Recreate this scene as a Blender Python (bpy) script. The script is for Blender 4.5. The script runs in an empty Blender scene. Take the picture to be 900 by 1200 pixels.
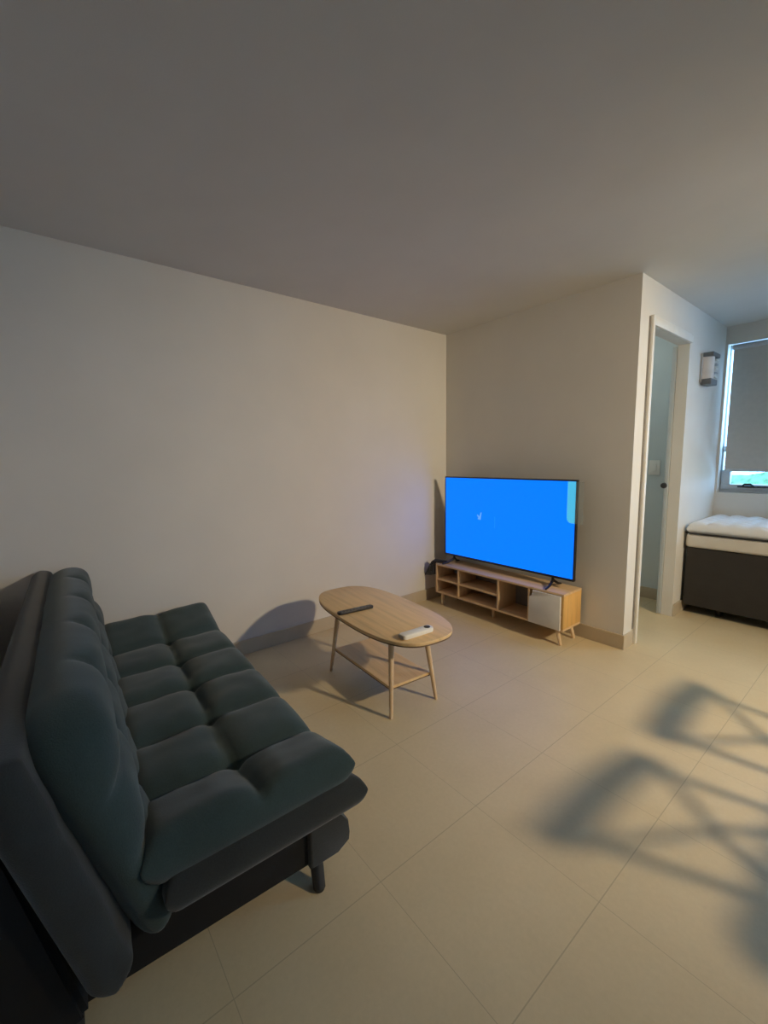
import bpy, bmesh, math, random
from math import sin, cos, pi, radians, sqrt
from mathutils import Vector, Matrix, noise

random.seed(4)
SC = bpy.context.scene
COL = SC.collection

# ------------------------------------------------------------------ helpers
def link(o, parent=None):
    COL.objects.link(o)
    if parent is not None:
        o.parent = parent
    return o

def obj(name, bm, mat, parent=None, smooth=True, angle=35):
    bmesh.ops.recalc_face_normals(bm, faces=bm.faces)
    me = bpy.data.meshes.new(name)
    bm.to_mesh(me)
    bm.free()
    mats = mat if isinstance(mat, (list, tuple)) else [mat]
    for m in mats:
        me.materials.append(m)
    if smooth:
        me.polygons.foreach_set('use_smooth', [True] * len(me.polygons))
        try:
            me.set_sharp_from_angle(angle=radians(angle))
        except Exception:
            pass
    return link(bpy.data.objects.new(name, me), parent)

def tag(o, label, cat, group=None):
    o['label'] = label
    o['category'] = cat
    if group:
        o['group'] = group
    return o

def thing(name, label, cat, loc=(0, 0, 0), rz=0, group=None):
    o = bpy.data.objects.new(name, None)
    COL.objects.link(o)
    o.location = loc
    o.rotation_euler = (0, 0, rz)
    o.empty_display_size = 0.1
    return tag(o, label, cat, group)

def struct(name, bm, mat, **k):
    o = obj(name, bm, mat, None, **k)
    o['kind'] = 'structure'
    return o

def add_box(bm, lo, hi, bevel=0.0, seg=2, M=None):
    r = bmesh.ops.create_cube(bm, size=1)
    vs = r['verts']
    for v in vs:
        v.co = Vector([lo[i] + (v.co[i] + .5) * (hi[i] - lo[i]) for i in range(3)])
    if bevel > 0:
        es = list({e for v in vs for e in v.link_edges})
        b = bmesh.ops.bevel(bm, geom=es, offset=bevel, segments=seg, affect='EDGES', profile=.5)
        vs = list({v for f in b['faces'] for v in f.verts} | {v for v in vs if v.is_valid})
    if M is not None:
        for v in vs:
            v.co = M @ v.co
    return vs

def box(lo, hi, bevel=0.0, seg=2, M=None):
    bm = bmesh.new()
    add_box(bm, lo, hi, bevel, seg, M)
    return bm

def add_tube(bm, pts, rad, n=16, cap=True):
    """round bar through pts; rad is a number or one radius per point"""
    pts = [Vector(p) for p in pts]
    rads = rad if isinstance(rad, (list, tuple)) else [rad] * len(pts)
    rings = []
    for i, p in enumerate(pts):
        t = (pts[min(i + 1, len(pts) - 1)] - pts[max(i - 1, 0)]).normalized()
        a = Vector((0, 0, 1)) if abs(t.z) < .9 else Vector((1, 0, 0))
        u = t.cross(a).normalized()
        w = t.cross(u)
        rings.append([bm.verts.new(p + (u * cos(2 * pi * k / n) + w * sin(2 * pi * k / n)) * rads[i]) for k in range(n)])
    for a, b in zip(rings, rings[1:]):
        for k in range(n):
            bm.faces.new((a[k], a[(k + 1) % n], b[(k + 1) % n], b[k]))
    if cap:
        bm.faces.new(rings[0][::-1])
        bm.faces.new(rings[-1])

def tube(pts, rad, n=16):
    bm = bmesh.new()
    add_tube(bm, pts, rad, n)
    return bm

def lathe(prof, n=32):
    """prof: (radius, z) list, closed with caps"""
    bm = bmesh.new()
    rings = [[bm.verts.new((r * cos(2 * pi * k / n), r * sin(2 * pi * k / n), z)) for k in range(n)] for r, z in prof]
    for a, b in zip(rings, rings[1:]):
        for k in range(n):
            bm.faces.new((a[k], a[(k + 1) % n], b[(k + 1) % n], b[k]))
    bm.faces.new(rings[0][::-1])
    bm.faces.new(rings[-1])
    return bm

def add_prism(bm, outline, z0, z1, bevel=0.0):
    """outline in XY (ccw), from z0 to z1, optionally softened at top and bottom edges"""
    prof = [(0, z0), (0, z1)]
    if bevel:
        prof = [(-bevel, z0), (-bevel * .3, z0 + bevel * .3), (0, z0 + bevel), (0, z1 - bevel), (-bevel * .3, z1 - bevel * .3), (-bevel, z1)]
    n = len(outline)
    P = [Vector((p[0], p[1])) for p in outline]
    nor = []
    for i in range(n):
        t = (P[(i + 1) % n] - P[i - 1]).normalized()
        nor.append(Vector((t.y, -t.x)))
    rings = []
    for off, z in prof:
        rings.append([bm.verts.new((P[i].x + nor[i].x * off, P[i].y + nor[i].y * off, z)) for i in range(n)])
    for a, b in zip(rings, rings[1:]):
        for k in range(n):
            bm.faces.new((a[k], a[(k + 1) % n], b[(k + 1) % n], b[k]))
    bm.faces.new(rings[0][::-1])
    bm.faces.new(rings[-1])

def prism(outline, z0, z1, bevel=0.0):
    bm = bmesh.new()
    add_prism(bm, outline, z0, z1, bevel)
    return bm

def rounded_rect(x0, y0, x1, y1, r, n=6):
    out = []
    for cx, cy, a0 in ((x1 - r, y0 + r, -90), (x1 - r, y1 - r, 0), (x0 + r, y1 - r, 90), (x0 + r, y0 + r, 180)):
        for k in range(n + 1):
            a = radians(a0 + 90 * k / n)
            out.append((cx + r * cos(a), cy + r * sin(a)))
    return out

# ------------------------------------------------------------------ materials
def new_mat(name):
    m = bpy.data.materials.new(name)
    m.use_nodes = True
    nt = m.node_tree
    return m, nt, nt.nodes['Principled BSDF']

def tex_coord(nt, scale=(1, 1, 1), kind='Object', loc=(0, 0, 0), rot=(0, 0, 0)):
    tc = nt.nodes.new('ShaderNodeTexCoord')
    mp = nt.nodes.new('ShaderNodeMapping')
    mp.inputs['Scale'].default_value = scale
    mp.inputs['Location'].default_value = loc
    mp.inputs['Rotation'].default_value = rot
    nt.links.new(tc.outputs[kind], mp.inputs['Vector'])
    return mp.outputs['Vector']

def noise_node(nt, vec, scale, detail=4, rough=.5):
    n = nt.nodes.new('ShaderNodeTexNoise')
    n.inputs['Scale'].default_value = scale
    n.inputs['Detail'].default_value = detail
    n.inputs['Roughness'].default_value = rough
    nt.links.new(vec, n.inputs['Vector'])
    return n.outputs['Fac']

def ramp(nt, fac, stops):
    r = nt.nodes.new('ShaderNodeValToRGB')
    el = r.color_ramp.elements
    while len(el) < len(stops):
        el.new(.5)
    for e, (p, c) in zip(el, stops):
        e.position = p
        e.color = (*c, 1)
    nt.links.new(fac, r.inputs['Fac'])
    return r.outputs['Color']

def bump(nt, h, strength, dist, bsdf):
    b = nt.nodes.new('ShaderNodeBump')
    b.inputs['Strength'].default_value = strength
    b.inputs['Distance'].default_value = dist
    nt.links.new(h, b.inputs['Height'])
    nt.links.new(b.outputs['Normal'], bsdf.inputs['Normal'])

def mul(c, k):
    return tuple(min(1, x * k) for x in c)

def plain(name, c, rough=.5, metal=0.0, var=.06, scale=18, bumpd=0.0, spec=.5):
    m, nt, b = new_mat(name)
    v = tex_coord(nt)
    f = noise_node(nt, v, scale)
    nt.links.new(ramp(nt, f, [(.3, mul(c, 1 - var)), (.7, mul(c, 1 + var))]), b.inputs['Base Color'])
    b.inputs['Roughness'].default_value = rough
    b.inputs['Metallic'].default_value = metal
    b.inputs['Specular IOR Level'].default_value = spec
    if bumpd:
        bump(nt, noise_node(nt, v, scale * 6, 6), .4, bumpd, b)
    return m

def wood(name, c, along='X', rough=.45, k=1.0):
    m, nt, b = new_mat(name)
    s = {'X': (1.2, 16, 16), 'Y': (16, 1.2, 16), 'Z': (16, 16, 1.2)}[along]
    v = tex_coord(nt, tuple(q * k for q in s))
    f = noise_node(nt, v, 2.2, 6, .62)
    col = ramp(nt, f, [(.25, mul(c, .80)), (.5, c), (.78, mul(c, 1.13))])
    nt.links.new(col, b.inputs['Base Color'])
    b.inputs['Roughness'].default_value = rough
    bump(nt, f, .12, .002, b)
    return m

def fabric(name, c, var=.18, scale=900):
    m, nt, b = new_mat(name)
    v = tex_coord(nt)
    a = noise_node(nt, v, 9, 3)
    w = noise_node(nt, v, scale * .35, 2)
    mx = nt.nodes.new('ShaderNodeMath')
    mx.operation = 'MULTIPLY_ADD'
    nt.links.new(a, mx.inputs[0])
    mx.inputs[1].default_value = .5
    mm = nt.nodes.new('ShaderNodeMath')
    mm.operation = 'MULTIPLY'
    nt.links.new(w, mm.inputs[0])
    mm.inputs[1].default_value = .5
    nt.links.new(mm.outputs[0], mx.inputs[2])
    nt.links.new(ramp(nt, mx.outputs[0], [(.3, mul(c, 1 - var)), (.7, mul(c, 1 + var))]), b.inputs['Base Color'])
    b.inputs['Roughness'].default_value = .95
    b.inputs['Specular IOR Level'].default_value = .15
    b.inputs['Sheen Weight'].default_value = .25
    b.inputs['Sheen Roughness'].default_value = .5
    bump(nt, w, .35, .002, b)
    return m

def emit(name, c, s):
    m, nt, b = new_mat(name)
    b.inputs['Base Color'].default_value = (0.01, 0.01, 0.01, 1)
    b.inputs['Emission Color'].default_value = (*c, 1)
    b.inputs['Emission Strength'].default_value = s
    b.inputs['Roughness'].default_value = .5
    b.inputs['Specular IOR Level'].default_value = .1
    return m

# painted plaster
def paint(name, c):
    m, nt, b = new_mat(name)
    v = tex_coord(nt)
    f = noise_node(nt, v, 2.5, 3)
    nt.links.new(ramp(nt, f, [(.3, mul(c, .97)), (.7, mul(c, 1.02))]), b.inputs['Base Color'])
    b.inputs['Roughness'].default_value = .7
    b.inputs['Specular IOR Level'].default_value = .25
    bump(nt, noise_node(nt, v, 160, 5), .15, .0015, b)
    return m

M_wall = paint('wall_paint', (.70, .67, .61))
M_ceil = paint('ceiling_paint', (.64, .62, .58))
M_trimwhite = plain('white_lacquer', (.78, .76, .71), .45, var=.03)

# large porcelain floor tiles, thin joints
def floor_mat():
    m, nt, b = new_mat('porcelain_tile')
    # joints parallel to the walls: x = .455*n + .9155, y every .91 m
    v = tex_coord(nt)
    sep = nt.nodes.new('ShaderNodeSeparateXYZ')
    nt.links.new(v, sep.inputs[0])
    def joint(sock, period, off, half):
        a = nt.nodes.new('ShaderNodeMath'); a.operation = 'SUBTRACT'
        nt.links.new(sock, a.inputs[0]); a.inputs[1].default_value = off - period / 2
        p = nt.nodes.new('ShaderNodeMath'); p.operation = 'PINGPONG'
        # distance to the nearest joint
        mo = nt.nodes.new('ShaderNodeMath'); mo.operation = 'FLOORED_MODULO'
        nt.links.new(a.outputs[0], mo.inputs[0]); mo.inputs[1].default_value = period
        s = nt.nodes.new('ShaderNodeMath'); s.operation = 'SUBTRACT'
        nt.links.new(mo.outputs[0], s.inputs[0]); s.inputs[1].default_value = period / 2
        ab = nt.nodes.new('ShaderNodeMath'); ab.operation = 'ABSOLUTE'
        nt.links.new(s.outputs[0], ab.inputs[0])
        lt = nt.nodes.new('ShaderNodeMath'); lt.operation = 'LESS_THAN'
        nt.links.new(ab.outputs[0], lt.inputs[0]); lt.inputs[1].default_value = half
        nt.nodes.remove(p)
        return lt.outputs[0]
    jx = joint(sep.outputs['X'], .455, 1.8255, .0016)
    jy = joint(sep.outputs['Y'], .455, -2.25, .0010)
    mx = nt.nodes.new('ShaderNodeMath'); mx.operation = 'MAXIMUM'
    nt.links.new(jx, mx.inputs[0]); nt.links.new(jy, mx.inputs[1])
    f1 = noise_node(nt, v, 3.0, 6, .6)
    base = ramp(nt, f1, [(.3, (.63, .515, .32)), (.7, (.68, .56, .355))])
    f2 = noise_node(nt, v, 60, 4, .7)
    mixn = nt.nodes.new('ShaderNodeMix'); mixn.data_type = 'RGBA'; mixn.blend_type = 'MULTIPLY'
    mixn.inputs['Factor'].default_value = .5
    nt.links.new(base, mixn.inputs['A'])
    nt.links.new(ramp(nt, f2, [(.3, (.88, .88, .87)), (.7, (1, 1, 1))]), mixn.inputs['B'])
    j = nt.nodes.new('ShaderNodeMix'); j.data_type = 'RGBA'
    nt.links.new(mx.outputs[0], j.inputs['Factor'])
    nt.links.new(mixn.outputs['Result'], j.inputs['A'])
    j.inputs['B'].default_value = (.47, .385, .245, 1)
    nt.links.new(j.outputs['Result'], b.inputs['Base Color'])
    b.inputs['Roughness'].default_value = .42
    b.inputs['Specular IOR Level'].default_value = .4
    return m
M_floor = floor_mat()
M_skirt = plain('skirting_tile', (.50, .42, .30), .4, var=.05, scale=8)

M_oak = wood('light_oak', (.66, .46, .26), 'X')
M_oakz = wood('light_oak_upright', (.66, .46, .26), 'Z')
M_oaklit = wood('light_oak_lamplit', (.70, .42, .14), 'Z')  # right side panel, oak made more orange for the warm lamplight on it
M_birch = wood('pale_birch', (.74, .51, .26), 'X', .5)
M_birchz = wood('pale_birch_leg', (.68, .50, .31), 'Z', .5)
M_edge = wood('dark_ply_edge', (.16, .10, .055), 'X', .6)
M_backboard = plain('stand_backboard', (.20, .19, .18), .7)
M_whitedoor = plain('white_laminate', (.72, .70, .66), .45, var=.03)
M_sofa = fabric('teal_grey_velvet', (.044, .068, .066))
M_pad = fabric('charcoal_linen', (.036, .039, .037))
M_black = plain('black_lining', (.006, .006, .006), .9)
M_blackleg = plain('black_stained_wood', (.02, .02, .02), .5)
M_plastic = plain('black_plastic', (.012, .012, .013), .35)
M_button = plain('grey_rubber', (.16, .16, .16), .6)
M_white = plain('white_plastic', (.80, .79, .74), .4, var=.02)
M_chrome = plain('brushed_metal', (.45, .45, .44), .35, 1.0)
M_alu = plain('grey_aluminium', (.50, .53, .55), .45, .3, var=.03)
M_blind = plain('blackout_cloth', (.52, .50, .455), .9, var=.03, scale=30)
M_mattress = None
M_bedbase = fabric('dark_brown_linen', (.040, .036, .032), .15)
M_piping = plain('dark_piping', (.02, .02, .022), .8)
M_cloth = fabric('white_quilting', (.72, .73, .74), .04, 500)
M_side = fabric('cream_mattress_side', (.66, .62, .55), .05, 500)
M_bath = paint('bathroom_paint', (.60, .66, .66))
M_door = plain('grey_painted_door', (.48, .52, .53), .5, var=.02)

m, nt, b = new_mat('window_glass')
b.inputs['Base Color'].default_value = (.9, .97, .96, 1)
b.inputs['Roughness'].default_value = .02
b.inputs['Transmission Weight'].default_value = 1
b.inputs['IOR'].default_value = 1.0
b.inputs['Alpha'].default_value = .25
M_glass = m

# ------------------------------------------------------------------ room shell
H = 2.4
LX = 1.614           # plane of the doorway wall
YW = 1.83            # plane of the window wall
XR, YF = 6.6, -3.2
YH, XH = -6.2, 2.35     # the room runs on behind the camera
T = .12
TD = .078            # thickness of the doorway wall
BH = .10             # skirting height

struct('floor', box((-.15, YH - .15, -.12), (XR + .15, YW + .15, 0)), M_floor, smooth=False)
struct('ceiling', box((-.15, YH - .15, H), (XR + .15, YW + .15, H + .12)), M_ceil, smooth=False)
struct('wall_left', box((-.15, YF - .15, 0), (0, YW + .15, H)), M_wall, smooth=False)
bm = box((0, YF - .15, 0), (XH, YF, H))
add_box(bm, (XH - .15, YH, 0), (XH, YF - .15, H))
struct('wall_front', bm, M_wall, smooth=False)
struct('wall_entrance', box((XH - .15, YH - .15, 0), (XR, YH, H)), M_wall, smooth=False)
W3 = (-1.45, -.60, 1.45, 2.0)     # unseen window added in the far right wall for fill daylight
bm = box((XR, YH - .15, 0), (XR + .15, W3[0], H))
add_box(bm, (XR, W3[1], 0), (XR + .15, YW + .15, H))
add_box(bm, (XR, W3[0], 0), (XR + .15, W3[1], W3[2]))
add_box(bm, (XR, W3[0], W3[3]), (XR + .15, W3[1], H))
struct('wall_right', bm, M_wall, smooth=False)
bm = box((XR + .05, W3[0], W3[2]), (XR + .09, W3[0] + .04, W3[3]))
add_box(bm, (XR + .05, W3[1] - .04, W3[2]), (XR + .09, W3[1], W3[3]))
add_box(bm, (XR + .05, W3[0] + .04, W3[2]), (XR + .09, W3[1] - .04, W3[2] + .04))
add_box(bm, (XR + .05, W3[0] + .04, W3[3] - .04), (XR + .09, W3[1] - .04, W3[3]))
w3 = struct('added_window_3', bm, M_alu, smooth=False)
obj('window_pane', box((XR + .066, W3[0] + .04, W3[2] + .04), (XR + .070, W3[1] - .04, W3[3] - .04)), M_glass, w3, smooth=False)
struct('wall_back', box((0, 0, 0), (LX - TD, T, H)), M_wall, smooth=False)

DY0, DY1, DZ = .15, .92, 2.125
bm = box((LX - TD, 0, 0), (LX, DY0, H))
add_box(bm, (LX - TD, DY0, DZ), (LX, DY1, H))
add_box(bm, (LX - TD, DY1, 0), (LX, YW, H))
struct('wall_doorway', bm, M_wall, smooth=False)
struct('wall_bathroom', box((0, 1.29, 0), (LX - TD, 1.41, H)), M_bath, smooth=False)

# window wall: opening with the blind beside the doorway wall, a second opening added out of view for daylight
W1 = (1.632, 2.66)
W2 = (2.80, 3.95)
WZ0, WZ1 = .955, 2.25
bm = box((LX - TD, YW, 0), (XR, YW + .15, WZ0))
add_box(bm, (LX - TD, YW, WZ1), (XR, YW + .15, H))
add_box(bm, (LX - TD, YW, WZ0), (W1[0], YW + .15, WZ1))
add_box(bm, (W1[1], YW, WZ0), (W2[0], YW + .15, WZ1))
add_box(bm, (W2[1], YW, WZ0), (XR, YW + .15, WZ1))
struct('wall_window', bm, M_wall, smooth=False)

def window(name, x0, x1):
    y0, y1 = YW + .08, YW + .13
    fr = .035
    bm = box((x0, y0, WZ0), (x1, y1, WZ0 + .03), .003)
    add_box(bm, (x0, y0, WZ1 - .03), (x1, y1, WZ1), .003)
    add_box(bm, (x0, y0, WZ0 + .03), (x0 + .012, y1, WZ1 - .03), .002)
    add_box(bm, (x1 - .03, y0, WZ0 + .03), (x1, y1, WZ1 - .03), .003)
    w = struct(name, bm, M_alu)
    zs = 1.32
    bm = box((x0 + .012, y0 - .01, zs), (x1 - .03, y1 - .01, zs + .05), .003)
    # lower awning sash
    add_box(bm, (x0 + .012, y0 - .02, WZ0 + .03), (x1 - .03, y1 - .012, WZ0 + .075), .003)
    add_box(bm, (x0 + .06, y0 - .02, 1.155), (x1 - .03, y1 - .012, zs), .003)
    add_box(bm, (x0 + .012, y0 - .02, WZ0 + .075), (x0 + .075, y1 - .012, 1.155), .003)
    add_box(bm, (x1 - .1, y0 - .02, WZ0 + .075), (x1 - .03, y1 - .012, 1.155), .003)
    obj('window_sash', bm, M_alu, w)
    bm = box((x0 + .075, y0 + .01, WZ0 + .075), (x1 - .1, y0 + .014, 1.155))
    add_box(bm, (x0 + .012, y0 + .01, zs + .05), (x1 - .03, y0 + .014, WZ1 - .03))
    obj('window_pane', bm, M_glass, w, smooth=False)
    return w

w1 = window('window_1', *W1)
w2 = window('added_window_2', *W2)
# black cam handle on the lower sash
bm = box((1.765, YW + .042, 1.002), (1.975, YW + .06, 1.020), .005)
add_tube(bm, [(1.80, YW + .05, 1.015), (1.815, YW + .035, 1.032), (1.86, YW + .033, 1.034), (1.875, YW + .045, 1.018)], .009, 10)
h = obj('window_handle', bm, M_plastic, w1)
h['label'] = 'black cam handle'

# skirting tiles
def skirt(name, lo, hi):
    return struct(name, box(lo, hi, .0025, 1), M_skirt, smooth=False)
skirt('baseboard_left', (0, YF, 0), (.012, 0, BH))
skirt('baseboard_back', (.012, -.012, 0), (LX, 0, BH))
skirt('baseboard_front', (.012, YF, 0), (XH, YF + .012, BH))
skirt('baseboard_right', (XR - .012, YH, 0), (XR, YW, BH))
skirt('baseboard_doorway', (LX, DY1 + .005, 0), (LX + .012, YW, BH))
skirt('baseboard_corner', (LX, -.012, 0), (LX + .012, .128, BH))
skirt('baseboard_window', (LX + .012, YW - .012, 0), (XR - .012, YW, BH))
skirt('baseboard_bathroom', (.012, 1.278, 0), (LX - TD, 1.29, BH))

# doorway: casing, soffit lip and sliding door edge
bm = box((LX, .150, 0), (LX + .022, .182, DZ + .055), .003)
struct('trim_1', bm, M_trimwhite)
bm = box((LX, .182, DZ), (LX + .020, DY1 + .0, DZ + .052), .003)
add_box(bm, (LX, .182, DZ + .052), (LX + .010, DY1, DZ + .066), .002)
struct('trim_2', bm, M_trimwhite)
# dark strip painted for the shadow gap beside the casing
gap_mat = plain('painted_gap_shadow', (.18, .17, .16), .8)
struct('gap_shadow_strip', box((LX, .1335, .105), (LX + .0015, .149, DZ + .05)), gap_mat, smooth=False)

bm = box((LX - TD - .032, DY1 - .012, .006), (LX - TD - .003, DY1 + .30, DZ - .006), .003)
d1 = struct('door_1', bm, M_door)
bm = lathe([(.006, 0), (.0085, .003), (.008, .028), (.018, .034), (.023, .044), (.020, .056), (.008, .061)], 20)
for v in bm.verts:
    v.co = Vector((LX - TD - .018, DY1 - .012, 1.06)) + Vector((v.co.x, -v.co.z, v.co.y))
k = obj('door_knob', bm, plain('dark_bronze', (.09, .085, .08), .35, .8), d1)
k['label'] = 'dark round door knob'

# switch plate on the bathroom wall
s = thing('light_switch', 'pale light switch plate on the wall inside the doorway', 'light switch', (1.30, 1.29, 1.19))
obj('switch_plate', box((-.045, -.009, -.065), (.045, 0, .065), .004), M_white, s)
obj('rocker', box((-.017, -.014, -.035), (.017, -.008, .035), .002), M_white, s)

# ------------------------------------------------------------------ roller blind
BX0, BX1 = 1.668, 2.64
rb = thing('roller_blind', 'grey roller blind pulled most of the way down the bedroom window', 'blind', (BX0, YW, 0))
y = .028
bm = box((0, y - .002, 1.165), (BX1 - BX0, y + .002, 2.215))
obj('blind_cloth', bm, M_blind, rb, smooth=False)
obj('bottom_bar', box((0, y - .006, 1.142), (BX1 - BX0, y + .008, 1.168), .004), M_alu, rb)
obj('roller_tube', tube([(-.005, .03, 2.222), (BX1 - BX0 + .005, .03, 2.222)], .022, 20), M_alu, rb)

# ------------------------------------------------------------------ wall lamp in the bedroom corner
sc = thing('wall_lamp', 'small slotted grey wall lamp between the doorway and the window', 'wall lamp', (LX, 1.28, 1.975))
M_lampgrey = plain('lamp_grey', (.42, .42, .42), .5)
M_lampdark = plain('lamp_dark', (.14, .15, .16), .5)
obj('backplate', box((0, -.10, -.105), (.014, .10, .115), .004), M_lampgrey, sc)
bm = bmesh.new()
out = [(.014, -.085)] + [(.014 + .062 * sin(pi * k / 12) ** .6, -.085 + .11 * k / 12) for k in range(1, 12)] + [(.014, .025)]
add_prism(bm, out[::-1], -.085, .10, .004)
obj('shade', bm, plain('lamp_shade_white', (.66, .63, .61), .5), sc)
obj('cap', box((.008, -.09, .085), (.082, .09, .118), .006), M_lampdark, sc)
obj('cap', box((.008, -.09, -.128), (.078, .07, -.083), .006), M_lampdark, sc)
for i in range(5):
    z = -.07 + i * .033
    obj('slat', box((.010, .025, z), (.074, .085, z + .014), .004), M_lampgrey if i % 2 else M_white, sc)

# ------------------------------------------------------------------ bed
BY0, BY1 = 1.06, YW - .02
BXL, BXR = LX + .02, 3.45
bed = thing('single_bed', 'single bed with white quilted mattress on a dark upholstered base under the window', 'bed', (BXL, BY0, 0))
LB, WB = BXR - BXL, BY1 - BY0
obj('bed_base', box((0, .02, .075), (LB, WB - .01, .560), .018, 3), M_bedbase, bed)
for x in (.22, LB - .22):
    for yy in (.16, WB - .16):
        obj('leg', lathe([(.022, 0), (.024, .004), (.03, .076)], 16), M_blackleg, bed).location = (x, yy, 0)

def soft_slab(L, W, z0, z1, puff, cell, r, step=.022):
    """closed slab with rounded edges and a quilted top"""
    bm = bmesh.new()
    def axis(D):
        a = [r * (1 - cos(t)) for t in [pi / 2 * k / 6 for k in range(7)]]
        n = max(2, int((D - 2 * r) / step))
        return a + [r + (D - 2 * r) * k / n for k in range(1, n)] + [D - q for q in a[::-1]]
    U, V = axis(L), axis(W)
    def edge(q, D):
        d = min(q, D - q)
        t = min(1, d / r)
        return sqrt(max(0, 1 - (1 - t) ** 2))
    zc = z0 + r * .6
    top, bot = [], []
    for v in V:
        rt, rb_ = [], []
        for u in U:
            k = min(edge(u, L), edge(v, W))
            a = abs(sin(pi * u / cell)) ** .6 * abs(sin(pi * (v + .03) / cell)) ** .6
            zt = zc + (z1 - puff - zc) * k + puff * a * k
            zb = zc + (z0 - zc) * k
            rt.append(bm.verts.new((u, v, zt)))
            on = u in (U[0], U[-1]) or v in (V[0], V[-1])
            rb_.append(rt[-1] if on else bm.verts.new((u, v, zb)))
        top.append(rt); bot.append(rb_)
    for g, flip in ((top, False), (bot, True)):
        for j in range(len(V) - 1):
            for i in range(len(U) - 1):
                q = [g[j][i], g[j][i + 1], g[j + 1][i + 1], g[j + 1][i]]
                q = q[::-1] if flip else q
                try:
                    bm.faces.new(q)
                except ValueError:
                    pass
    return bm

mt = obj('mattress', box((.0, .0, .560), (LB, WB - .005, .672), .022, 4), M_side, bed)
ob = obj('pillow_top', soft_slab(LB, WB - .005, .668, .772, .022, .125, .060), M_cloth, mt)
bm = tube([(.02, -.003, .674), (LB - .02, -.003, .674)], .007, 10)
add_tube(bm, [(-.003, .02, .674), (-.003, WB - .03, .674)], .007, 10)
obj('piping', bm, M_piping, mt)

# ------------------------------------------------------------------ TV stand
SX0, SX1 = .143, 1.342
SY0, SY1 = -.285, -.045          # front, rear
SZ0, SZ1 = .112, .375
st = thing('tv_stand', 'low oak TV stand with open shelves and one white door under the TV', 'tv stand', (SX0, SY0, 0))
Ls, Ds = SX1 - SX0, SY1 - SY0
t = .016
obj('top_panel', box((0, 0, SZ1 - t), (Ls, Ds, SZ1), .002), M_oak, st)
obj('bottom_panel', box((0, 0, SZ0), (Ls, Ds, SZ0 + t), .002), M_oak, st)
obj('side_panel', box((0, 0.0005, SZ0 + t), (t, Ds, SZ1 - t), .001), M_oakz, st)
obj('side_panel', box((Ls - t, 0.0005, SZ0 + t), (Ls, Ds, SZ1 - t), .001), M_oaklit, st)
DV = [.403 - SX0, .806 - SX0, 1.075 - SX0]
for x in DV:
    obj('divider', box((x - t / 2, .002, SZ0 + t), (x + t / 2, Ds - .008, SZ1 - t), .001), M_oakz, st)
zm = .238
obj('shelf', box((t, .004, zm - t / 2), (DV[0] - t / 2, Ds - .008, zm + t / 2), .001), M_oak, st)
obj('shelf', box((DV[0] + t / 2, .004, zm - t / 2), (DV[1] - t / 2, Ds - .008, zm + t / 2), .001), M_oak, st)
obj('back_panel', box((t, Ds - .008, SZ0 + t), (Ls - t, Ds - .002, SZ1 - t)), M_backboard, st)
# white door with a quarter-round finger notch in the upper left corner
dx0, dx1, dz0, dz1 = DV[2] + t / 2 + .002, Ls - t - .002, SZ0 + .006, SZ1 - t - .002
R = .05
ol = [(dx0, dz0), (dx1, dz0), (dx1, dz1), (dx0 + .028, dz1)]
ol += [(dx0 + .028 * cos(pi / 2 * q / 8), dz1 - R * sin(pi / 2 * q / 8)) for q in range(1, 9)]
bm = prism(ol, -.014, .001, .0015)
for v in bm.verts:
    v.co = Vector((v.co.x, v.co.z, v.co.y))
d = obj('door', bm, M_whitedoor, st)
d['label'] = 'white door with a finger notch'
for lx, ly, ox, oy in ((.055, .035, -.0, -.0), (Ls - .06, .035, .03, -.005), (.055, Ds - .035, 0, .005), (Ls - .06, Ds - .035, .03, .01), (Ls * .45, Ds * .5, 0, 0)):
    obj('leg', tube([(lx, ly, SZ0 + .002), (lx + ox, ly + oy, 0)], [.016, .0105], 16), M_birchz, st)

# ------------------------------------------------------------------ television
TY = -.165
tv = thing('television', 'large flat screen TV showing a plain blue screen on the oak stand', 'television', (.145, TY, SZ1))
TW, TZ0, TZ1 = 1.200, .066, .766       # relative to the stand top
B = .010
obj('screen', box((B, -.0015, TZ0 + .016), (TW - B, .004, TZ1 - B)), emit('screen_blue', (0.0, .158, 1.0), 1.4), tv, smooth=False)
bm = box((0, -.004, TZ0), (TW, .022, TZ0 + .016), .002)
add_box(bm, (0, -.004, TZ1 - B), (TW, .022, TZ1), .002)
add_box(bm, (0, -.004, TZ0 + .012), (B, .022, TZ1 - B + .002), .002)
add_box(bm, (TW - B, -.004, TZ0 + .012), (TW, .022, TZ1 - B + .002), .002)
obj('bezel', bm, M_plastic, tv)
bm = box((.006, .006, TZ0 + .01), (TW - .006, .028, TZ1 - .006), .004)
add_box(bm, (.16, .02, TZ0 + .02), (TW - .16, .062, TZ0 + .36), .012)
obj('rear_shell', bm, M_plastic, tv)
for fx, s in ((.10, -1), (TW - .16, 1)):
    bm = tube([(fx, .012, TZ0 + .01), (fx, .008, .040), (fx + s * .012, -.055, .016), (fx + s * .022, -.118, .007)], [.012, .011, .009, .006], 12)
    add_tube(bm, [(fx, .012, .045), (fx + s * .012, .06, .014), (fx + s * .016, .095, .007)], [.010, .009, .006], 12)
    obj('foot', bm, M_plastic, tv)
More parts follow.
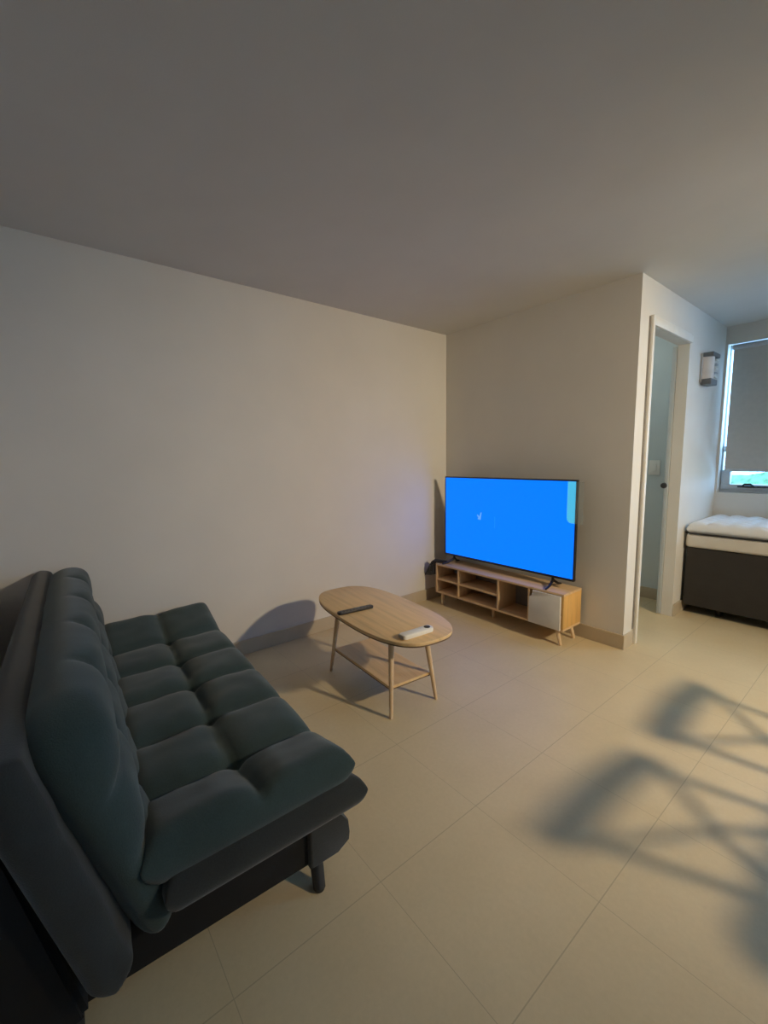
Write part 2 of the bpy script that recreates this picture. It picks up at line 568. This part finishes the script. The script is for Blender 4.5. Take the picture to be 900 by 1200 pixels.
# small faint reflections on the screen, built as glowing shapes
M_reflection = emit('screen_reflection', (.09, .28, 1.0), 1.4)
bm = bmesh.new()
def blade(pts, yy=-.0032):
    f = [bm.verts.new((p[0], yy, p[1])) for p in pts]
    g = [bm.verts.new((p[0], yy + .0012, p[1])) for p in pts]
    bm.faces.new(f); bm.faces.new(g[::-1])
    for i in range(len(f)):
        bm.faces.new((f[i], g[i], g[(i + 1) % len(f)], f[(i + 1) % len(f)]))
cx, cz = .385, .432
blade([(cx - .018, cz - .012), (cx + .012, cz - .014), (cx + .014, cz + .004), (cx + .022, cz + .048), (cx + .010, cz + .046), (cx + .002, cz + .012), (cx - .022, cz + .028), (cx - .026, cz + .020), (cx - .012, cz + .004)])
obj('screen_reflection', bm, M_reflection, tv, smooth=False)
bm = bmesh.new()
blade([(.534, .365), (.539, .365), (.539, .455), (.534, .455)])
obj('screen_reflection', bm, emit('screen_reflection_faint', (.01, .195, 1.0), 1.4), tv, smooth=False)

# clear film tab hanging over the upper right corner of the screen
m, nt, b = new_mat('clear_film')
tr = nt.nodes.new('ShaderNodeBsdfTransparent')
tl = nt.nodes.new('ShaderNodeBsdfTranslucent')
df = nt.nodes.new('ShaderNodeBsdfDiffuse')
tl.inputs['Color'].default_value = (.8, .9, .9, 1)
df.inputs['Color'].default_value = (.62, .78, .80, 1)
m1 = nt.nodes.new('ShaderNodeMixShader'); m1.inputs[0].default_value = .5
nt.links.new(tl.outputs[0], m1.inputs[1]); nt.links.new(df.outputs[0], m1.inputs[2])
m2 = nt.nodes.new('ShaderNodeMixShader'); m2.inputs[0].default_value = .22
nt.links.new(tr.outputs[0], m2.inputs[1]); nt.links.new(m1.outputs[0], m2.inputs[2])
nt.links.new(m2.outputs[0], nt.nodes['Material Output'].inputs['Surface'])
M_film = m
def film_outline(x0, x1, z0, z1, r):
    return [(x1, z1), (x0, z1)] + [(x0 + r - r * cos(pi / 2 * q / 8), z0 + r - r * sin(pi / 2 * q / 8)) for q in range(9)] + [(x1, z0)]
fx0, fx1 = 1.278 - .145, 1.392 - .145
fz0, fz1 = .845 - .375 - .0, TZ1 - B - .001
bm = bmesh.new()
ol = film_outline(fx0, fx1, fz0, fz1, .035)
add_prism(bm, ol, .0050, .0056)
for v in bm.verts:
    v.co = Vector((v.co.x, -v.co.z, v.co.y))
f = obj('protective_film', bm, M_film, tv, smooth=False)
f['label'] = 'clear film tab over the corner'
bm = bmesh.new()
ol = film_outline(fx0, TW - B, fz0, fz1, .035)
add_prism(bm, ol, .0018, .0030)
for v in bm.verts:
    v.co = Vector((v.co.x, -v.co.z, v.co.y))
f = obj('film_glow', bm, emit('film_glow_cyan', (.06, .62, 1.0), .98), tv, smooth=False)  # glowing sheet added under the film for its cyan brightness over the screen
f['label'] = 'cyan glow of the film over the screen, rounded corner'

# ------------------------------------------------------------------ black cable hanging over the stand's left end
cb = thing('power_cable', 'black power lead bunched over the left end of the TV stand', 'cable', (.10, -.272, 0))
bm = bmesh.new()
P = [(.115, .055, .392), (.06, .03, .394), (.018, .012, .392), (-.006, .004, .372), (-.03, -.004, .335), (-.060, -.006, .29), (-.095, -.002, .245)]
add_tube(bm, P, [.010, .011, .014, .017, .016, .012, .008], 12)
P = [(.10, .03, .388), (.03, .0, .390), (.004, -.006, .382), (-.012, -.010, .34), (-.018, -.008, .295), (-.03, -.004, .262), (-.075, -.002, .248)]
add_tube(bm, P, [.007, .009, .012, .017, .016, .012, .006], 12)
obj('cord', bm, M_plastic, cb)
bm = bmesh.new()
add_prism(bm, [(-.098, .238), (.030, .270), (.030, .380), (-.022, .345)], -.012, .010, .003)
for v in bm.verts:
    v.co = Vector((v.co.x, v.co.z, v.co.y))
obj('plug_block', bm, M_plastic, cb)

# ------------------------------------------------------------------ coffee table
CTX, CTY, CTR, CTH = .905, -1.528, radians(-5.0), .452
ct = thing('coffee_table', 'oval pale wood coffee table with a lower shelf in front of the sofa', 'coffee table', (CTX, CTY, 0), CTR)
ea, eb, en = .503, .235, 2.85
ol = []
for k in range(96):
    a = 2 * pi * k / 96
    c, s_ = cos(a), sin(a)
    ol.append((ea * abs(c) ** (2 / en) * (1 if c >= 0 else -1), eb * abs(s_) ** (2 / en) * (1 if s_ >= 0 else -1)))
obj('tabletop', prism(ol, CTH - .016, CTH, .002), M_birch, ct, angle=50)
ol2 = [(x * .998, y * .997) for x, y in ol]
e = obj('edge_underside', prism(ol2, CTH - .0225, CTH - .0155, .001), M_edge, ct, angle=50)
e['label'] = 'dark underside edge'
Rinv = Matrix.Rotation(-CTR, 3, 'Z')
def ctl(x, y, z):
    return Rinv @ Vector((x - CTX, y - CTY, 0)) + Vector((0, 0, z))
feet = [(.583, -1.659), (1.203, -1.69), (1.223, -1.389), (.603, -1.360)]
outw = [(-1, -1), (1, -1), (1, 1), (-1, 1)]
for (fx, fy), (sx, sy) in zip(feet, outw):
    top = ctl(fx - sx * .046, fy - sy * .046, CTH - .02)
    bot = ctl(fx, fy, 0)
    mid = bot.lerp(top, .5)
    obj('leg', tube([bot, bot.lerp(top, .03), mid, top], [.0080, .0095, .0130, .0165], 20), M_birchz, ct)
shz = .150
cn = []
for (fx, fy), (sx, sy) in zip(feet, outw):
    q = shz / CTH
    cn.append(ctl(fx - sx * .046 * q - sx * .012, fy - sy * .046 * q - sy * .004, 0))
bm = prism([(p.x, p.y) for p in cn], shz - .014, shz, .002)
sh = obj('shelf', bm, M_birch, ct, smooth=False)
cn2 = [(p.x * .999, p.y * .998) for p in cn]
obj('edge_underside', prism(cn2, shz - .0195, shz - .0135, .001), M_edge, sh, smooth=False)

# remotes
def remote(name, label, p0, p1, w, hgt, mat, cat='remote control'):
    a, b_ = Vector((*p0, CTH)), Vector((*p1, CTH))
    L = (b_ - a).length
    ang = math.atan2((b_ - a).y, (b_ - a).x)
    o = thing(name, label, cat, tuple(a), ang)
    ol = rounded_rect(0, -w / 2, L, w / 2, w * .42, 6)
    obj('body', prism(ol, 0, hgt, hgt * .25), mat, o)
    return o, L
tvr, L = remote('tv_remote', 'slim black TV remote lying on the coffee table beside its left edge', (.828, -1.752), (.856, -1.532), .040, .014, M_plastic)
for k in range(9):
    for q in (-.011, 0, .011):
        if k == 5 and q:
            continue
        if k in (2, 6) and q == 0:
            continue
        obj('button', prism([(.022 + k * .021 + .0042 * cos(2 * pi * z / 10), q + .0036 * sin(2 * pi * z / 10)) for z in range(10)], .013, .0153, .0005), M_button, tvr)
bm = prism([(.125 + .011 * cos(2 * pi * z / 20), .011 * sin(2 * pi * z / 20)) for z in range(20)], .0135, .0158, .0006)
obj('direction_pad', bm, M_button, tvr)
acr, L = remote('white_remote', 'white remote control with a black round dial on the coffee table', (1.300, -1.702), (1.313, -1.512), .050, .024, M_white)
bm = prism([(L - .030 + .016 * cos(2 * pi * z / 24), .016 * sin(2 * pi * z / 24)) for z in range(24)], .0235, .0262, .0008)
b_ = obj('dial', bm, M_plastic, acr)
b_['label'] = 'black round dial'
obj('front_cap', prism(rounded_rect(-.0015, -.0225, .012, .0225, .006, 4), .003, .0215, .003), plain('warm_grey_plastic', (.45, .40, .33), .5), acr)
obj('button', prism(rounded_rect(L - .072, -.006, L - .056, .006, .003, 4), .0235, .0252, .0005), M_white, acr)

# ------------------------------------------------------------------ futon sofa
SO = Vector((.06, -2.215, 0))
sofa = thing('futon_sofa', 'dark teal tufted futon sofa with tilted arm ends against the left wall', 'sofa', tuple(SO), radians(-2.6))

def tufted(L, W, T, us, vs, r, puff, fmap, step=.014, seed=0.0, both=False):
    """closed pillow, u along L, v along W; creases on us x vs, fmap(u, v, n) places it"""
    bm = bmesh.new()
    def axis(D):
        a = [r * (1 - cos(pi / 2 * k / 7)) for k in range(8)]
        n = max(2, int((D - 2 * r) / step))
        return a + [r + (D - 2 * r) * k / n for k in range(1, n)] + [D - q for q in a[::-1]]
    U, V = axis(L), axis(W)
    def edge(q, D):
        t = min(1, min(q, D - q) / r)
        return sqrt(max(0, 1 - (1 - t) ** 2))
    def cell(q, cr, D):
        c = [0] + list(cr) + [D]
        for i in range(len(c) - 1):
            if c[i] <= q <= c[i + 1] + 1e-9:
                s = (q - c[i]) / (c[i + 1] - c[i])
                # creases are open grooves; the outer rim has none
                lo = s if i > 0 else 1.0
                hi = 1 - s if i < len(c) - 2 else 1.0
                w = (c[i + 1] - c[i])
                g = min(lo * w, hi * w) / .10
                return min(1.0, g)
        return 1.0
    def groove(g):
        return sqrt(max(0, 1 - (1 - g) ** 2))
    top, bot = [], []
    for j, v in enumerate(V):
        rt, rb_ = [], []
        for i, u in enumerate(U):
            # seams wander a little
            uu = u + .010 * noise.noise(Vector((u * 4, v * 5, seed)))
            vv = v + .010 * noise.noise(Vector((u * 5, v * 4, seed + 7)))
            ku, kv = edge(u, L), edge(v, W)
            k = min(ku, kv) * (.35 + .65 * max(ku, kv))
            a = groove(cell(uu, us, L))
            b = groove(cell(vv, vs, W))
            dep = .55 * min(a, b) + .45 * a * b
            for cu in us:
                for cv in vs:
                    d2 = (uu - cu) ** 2 + (vv - cv) ** 2
                    dep -= .55 * math.exp(-d2 / (.032 ** 2))
            wr = .0035 * noise.noise(Vector((u * 14, v * 14, seed + 3))) + .006 * noise.noise(Vector((u * 5, v * 5, seed + 11)))
            n1 = (T / 2 - puff) * k + puff * dep * k + wr * k
            n2 = -T / 2 * k if not both else -((T / 2 - puff) * k + puff * .9 * k + wr * k)
            on = i in (0, len(U) - 1) or j in (0, len(V) - 1)
            rt.append(bm.verts.new(fmap(u, v, n1)))
            rb_.append(rt[-1] if on else bm.verts.new(fmap(u, v, n2)))
        top.append(rt); bot.append(rb_)
    for g in (top, bot):
        for j in range(len(V) - 1):
            for i in range(len(U) - 1):
                q = [g[j][i], g[j][i + 1], g[j + 1][i + 1], g[j + 1][i]]
                if g is bot:
                    q = q[::-1]
                if len(set(q)) > 2:
                    try:
                        bm.faces.new(q)
                    except ValueError:
                        pass
    return bm

HN, HF = 1.47, .30        # arm hinges, near and far
TILT = radians(15)
def arm(u, n, zc):
    """seat layers fold up a little at both arm ends"""
    def bend(s, n):
        # s: distance past the hinge
        R_ = .10
        smax = R_ * TILT
        if s <= 0:
            return s, n
        if s < smax:
            a = s / R_
            return (R_ - n) * sin(a), R_ - (R_ - n) * cos(a)
        d = s - smax
        return (R_ - n) * sin(TILT) + d * cos(TILT), R_ - (R_ - n) * cos(TILT) + d * sin(TILT)
    if u > HN:
        x, z = bend(u - HN, n)
        return HN + x, zc + z
    if u < HF:
        x, z = bend(HF - u, n)
        return HF - x, zc + z
    return u, zc + n

def seat_map(u, v, n):
    x, z = arm(u, n, .337)
    return (x, -.012 - v, z - .012 * (v / .5))
US = [.335, .61, .895, 1.18, 1.455]
bm = tufted(1.735, .56, .125, US, [.275], .060, .042, seat_map, seed=1.3)
obj('seat_cushion', bm, M_sofa, sofa, angle=180)

def pad_map(u, v, n):
    x, z = arm(u, n, .252)
    return (x, .012 - v, z - .010 * (v / .5))
bm = tufted(1.765, .545, .082, [], [], .036, .004, pad_map, step=.03, seed=5.1)
p = obj('seat_pad', bm, M_pad, sofa, angle=180)
p['label'] = 'thin charcoal pad under the seat cushion'

# backrest
A0, A1 = Vector((-.532, .185)), Vector((-.695, .790))
ax = (A1 - A0).normalized()
nr = Vector((ax.y, -ax.x))      # towards the front (+y)
if nr.x < 0:
    nr = -nr
LA = (A1 - A0).length
def back_map(u, v, n):
    # wider and softer towards the top
    w = v / LA
    # upper corners are well rounded
    e = min(u, 1.70 - u)
    rc = .16
    dv = 0.0
    if e < rc:
        q = rc - sqrt(max(0, rc * rc - (rc - e) ** 2))
        dv = q * (w ** 3 * .75 - max(0, 1 - w * 2.5) ** 2 * .30)
    p = A0 + ax * (v - dv) + nr * (n * (.55 + .50 * w))
    return (u + .02, p.x, p.y)
bm = tufted(1.70, LA, .170, [.34, .68, 1.02, 1.36], [.24, .43], .070, .046, back_map, seed=8.2, both=True)
obj('backrest_cushion', bm, M_sofa, sofa, angle=180)

B0, B1 = Vector((-.636, .190)), Vector((-.790, .765))
ax2 = (B1 - B0).normalized()
nr2 = Vector((ax2.y, -ax2.x))
LB2 = (B1 - B0).length
def bpad_map(u, v, n):
    p = B0 + ax2 * v + nr2 * n
    return (u, p.x, p.y)
bm = tufted(1.765, LB2, .088, [], [], .030, .004, bpad_map, step=.03, seed=3.3)
p = obj('back_pad', bm, M_pad, sofa, angle=180)
p['label'] = 'charcoal pad behind the backrest cushion'
# black lining behind the backrest pad
bm = bmesh.new()
R0, R1 = Vector((-.760, .08)), Vector((-.868, .58))
for (a, b_) in ((R0, R1),):
    d = (b_ - a).normalized()
    n_ = Vector((d.y, -d.x)) * .075
    ol = [a + n_, b_ + n_, b_ - n_, a - n_]
    lo = [bm.verts.new((.95, p.x, p.y)) for p in ol]
    hi = [bm.verts.new((1.700, p.x, p.y)) for p in ol]
    bm.faces.new(lo); bm.faces.new(hi[::-1])
    for i in range(4):
        bm.faces.new((lo[i], lo[(i + 1) % 4], hi[(i + 1) % 4], hi[i]))
    bmesh.ops.bevel(bm, geom=bm.edges[:], offset=.012, segments=2, affect='EDGES')
r_ = obj('rear_lining', bm, M_black, sofa)
r_['label'] = 'black lining on the back'

bm = box((.10, -.80, .075), (1.650, -.135, .212), .008)
q = obj('base', bm, M_black, sofa)
q['label'] = 'black fabric base box'
bm = bmesh.new()
prof = [(-.140, .075), (-.045, .075), (-.004, .098), (0, .125), (-.004, .165), (-.035, .208), (-.140, .212)]
add_prism(bm, prof, .10, 1.668, .008)
for v in bm.verts:
    v.co = Vector((v.co.z, v.co.x, v.co.y))
q = obj('front_rail', bm, M_pad, sofa, angle=25)
q['label'] = 'charcoal front rail'
for lx, ly, ox, oy in ((1.625, -.105, .048, -.012), (.14, -.105, -.03, -.012), (1.625, -.72, .03, -.0), (.14, -.72, -.03, 0)):
    o = obj('leg', tube([(lx, ly, .085), (lx + ox * .5, ly + oy * .5, .045), (lx + ox * .97, ly + oy, .006), (lx + ox, ly + oy, 0)], [.021, .020, .0185, .014], 20), M_blackleg, sofa)

# ------------------------------------------------------------------ dining set that stands just out of view and throws the floor shadows
dt = thing('dining_table', 'rectangular dining table throwing the broad floor shadow at the right edge', 'dining table', (3.645, -.77, 0))
TLX, TLY = .52, .46
obj('tabletop', prism(rounded_rect(-TLX, -TLY, TLX, TLY, .06, 6), .722, .750, .003), M_birch, dt)
obj('pedestal', lathe([(.17, 0), (.17, .012), (.06, .03), (.04, .08), (.036, .60), (.09, .71), (.09, .7225)], 28), M_birchz, dt)

def make_chair():
    c = thing('dining_chair', '', 'chair')
    # faces +x; back stands at x = 0
    obj('seat', prism(rounded_rect(.0, -.20, .42, .20, .05, 6), .435, .470, .006), M_blackleg, c)
    for sy in (-1, 1):
        obj('back_post', tube([(.015, sy * .165, .44), (-.01, sy * .168, .62), (-.045, sy * .165, .84)], .0125, 14), M_blackleg, c)
        obj('leg', tube([(.03, sy * .165, .44), (-.02, sy * .185, 0)], [.016, .012], 14), M_blackleg, c)
        obj('leg', tube([(.38, sy * .17, .44), (.42, sy * .185, 0)], [.016, .012], 14), M_blackleg, c)
        obj('cross_bar', tube([(.012, -sy * .155, .485), (-.02 + sy * .004, 0, .64), (-.035, sy * .155, .775)], .011, 12), M_blackleg, c)
    bm = bmesh.new()
    pts = []
    for k in range(17):
        yy = -.205 + .41 * k / 16
        pts.append((-.05 - .018 * (1 - (yy / .205) ** 2), yy))
    ol = [(x + .011, y) for x, y in pts] + [(x - .011, y) for x, y in pts[::-1]]
    add_prism(bm, ol, .780, .862, .004)
    obj('top_rail', bm, M_blackleg, c)
    return c
def copy_tree(o):
    c = o.copy(); COL.objects.link(c)
    for ch in list(o.children):
        d = ch.copy(); COL.objects.link(d); d.parent = c
    return c
c1 = make_chair()
c1['label'] = 'cross-backed dining chair throwing the floor shadow nearer the doorway'
c2 = copy_tree(c1)
c2['label'] = 'cross-backed dining chair throwing the floor shadow nearer the sofa'
c1.location = (2.985, -.495, 0); c1.rotation_euler = (0, 0, radians(2))
c2.location = (2.985, -1.010, 0); c2.rotation_euler = (0, 0, radians(-3))
c1['group'] = c2['group'] = 'dining chairs at the table'

# pendant spotlight over the dining table
LP = Vector((4.18, -.50, 2.03))
AIM = Vector((.9, -.45, 0.36))
pl = thing('pendant_lamp', 'white pendant spot lamp hanging from the ceiling by the dining table', 'lamp', (LP.x, LP.y, H))
obj('ceiling_rose', lathe([(.05, -.03), (.055, -.02), (.055, -.0005), (.03, 0)], 24), M_white, pl)
dirv = (AIM - LP).normalized()
head = LP - dirv * .10 - Vector((LP.x, LP.y, H))
obj('cord', tube([(0, 0, -.02), (0, 0, head.z + .12), tuple(head)], .005, 8), M_plastic, pl)
bm = bmesh.new()
q = dirv.to_track_quat('Z', 'Y').to_matrix()
prof = [(.02, -.10), (.06, -.09), (.075, -.02), (.10, .08), (.094, .08), (.068, -.01), (.05, -.06), (.0, -.062)]
n = 28
rings = [[bm.verts.new(q @ Vector((r_ * cos(2 * pi * k / n), r_ * sin(2 * pi * k / n), z)) + LP - Vector((LP.x, LP.y, H))) for k in range(n)] for r_, z in prof[:-1]]
for a_, b_ in zip(rings, rings[1:]):
    for k in range(n):
        bm.faces.new((a_[k], a_[(k + 1) % n], b_[(k + 1) % n], b_[k]))
bm.faces.new(rings[0][::-1]); bm.faces.new(rings[-1])
obj('shade', bm, M_white, pl)
ld = bpy.data.lights.new('lamp_beam', 'SPOT')
ld.energy = 272
ld.color = (1.0, .80, .53)
ld.spot_size = radians(104)
ld.spot_blend = 1.0
ld.shadow_soft_size = .075
lo_ = bpy.data.objects.new('lamp_beam', ld)
COL.objects.link(lo_)
lo_.parent = pl
lo_.location = LP + dirv * .085 - Vector((LP.x, LP.y, H))
lo_.rotation_euler = dirv.to_track_quat('-Z', 'Y').to_euler()

# ------------------------------------------------------------------ outside
M_leaf = plain('hedge_leaves', (.16, .30, .16), .8, var=.5, scale=9, bumpd=.05)
bm = bmesh.new()
nx, nz = 40, 12
rows = []
for j in range(nz + 1):
    row = []
    for i in range(nx + 1):
        x, z = -2 + 10 * i / nx, -1 + 2.0 * j / nz
        bul = .5 * sin(pi * j / nz)
        row.append(bm.verts.new((x, YW + 4.5 - bul + .25 * noise.noise(Vector((x * 2, z * 2, 0))), z + .15 * noise.noise(Vector((x * 1.7, 4, 0))))))
    rows.append(row)
for j in range(nz):
    for i in range(nx):
        bm.faces.new((rows[j][i], rows[j][i + 1], rows[j + 1][i + 1], rows[j + 1][i]))
bmesh.ops.solidify(bm, geom=bm.faces[:], thickness=-.8)
hd = obj('hedge', bm, M_leaf)
tag(hd, 'green hedge outside seen through the slot of window below the blind', 'hedge')
hd['kind'] = 'stuff'

# ------------------------------------------------------------------ light
w = bpy.data.worlds.new('World')
SC.world = w
w.use_nodes = True
bg = w.node_tree.nodes['Background']
bg.inputs['Color'].default_value = (.31, .60, 1.0, 1)
bg.inputs['Strength'].default_value = 11.5
def portal(name, x0, x1, z0, z1):
    l = bpy.data.lights.new(name, 'AREA')
    l.shape = 'RECTANGLE'
    l.size, l.size_y = x1 - x0, z1 - z0
    l.cycles.is_portal = True
    o = bpy.data.objects.new(name, l)
    COL.objects.link(o)
    o.location = ((x0 + x1) / 2, YW + .16, (z0 + z1) / 2)
    o.rotation_euler = (radians(-90), 0, 0)
portal('window_portal', W1[0], W1[1], WZ0, WZ1)
portal('window_portal', W2[0], W2[1], WZ0, WZ1)
l = bpy.data.lights.new('window_portal', 'AREA')
l.shape = 'RECTANGLE'
l.size, l.size_y = W3[3] - W3[2], W3[1] - W3[0]
l.cycles.is_portal = True
o = bpy.data.objects.new('window_portal', l)
COL.objects.link(o)
o.location = (XR + .16, (W3[0] + W3[1]) / 2, (W3[2] + W3[3]) / 2)
o.rotation_euler = (0, radians(90), 0)
# cool fill light without a fixture, added to brighten the room behind the doorway
l = bpy.data.lights.new('bathroom_fill', 'POINT')
l.energy = 5
l.color = (.80, .95, 1.0)
l.shadow_soft_size = .15
o = bpy.data.objects.new('bathroom_fill', l)
COL.objects.link(o)
o.location = (.75, .72, 2.2)

# ------------------------------------------------------------------ camera
cam = bpy.data.cameras.new('Camera')
co = bpy.data.objects.new('Camera', cam)
COL.objects.link(co)
S = 2.4 / 2.5
YAW, PI_, RO, F = 2.46575705, .12153294, -.01548639, 499.53
f = Vector((cos(YAW) * cos(PI_), sin(YAW) * cos(PI_), -sin(PI_)))
r = f.cross(Vector((0, 0, 1))).normalized()
u = r.cross(f)
r2, u2 = r * cos(RO) + u * sin(RO), -r * sin(RO) + u * cos(RO)
Mx = Matrix((r2, u2, -f)).transposed().to_4x4()
Mx.translation = Vector((2.87011, -3.083263, 1.348306)) * S
co.matrix_world = Mx
cam.sensor_fit = 'VERTICAL'
cam.sensor_height = 36
cam.lens = F / 1200 * 36
cam.clip_start = .02
SC.camera = co

SC.view_settings.view_transform = 'Standard'
SC.view_settings.look = 'None'
SC.view_settings.exposure = 0
SC.view_settings.gamma = 1
SC.view_settings.use_curve_mapping = False
SC.cycles.max_bounces = 12
SC.cycles.diffuse_bounces = 8
SC.cycles.use_denoising = True
SC.cycles.sample_clamp_indirect = 4
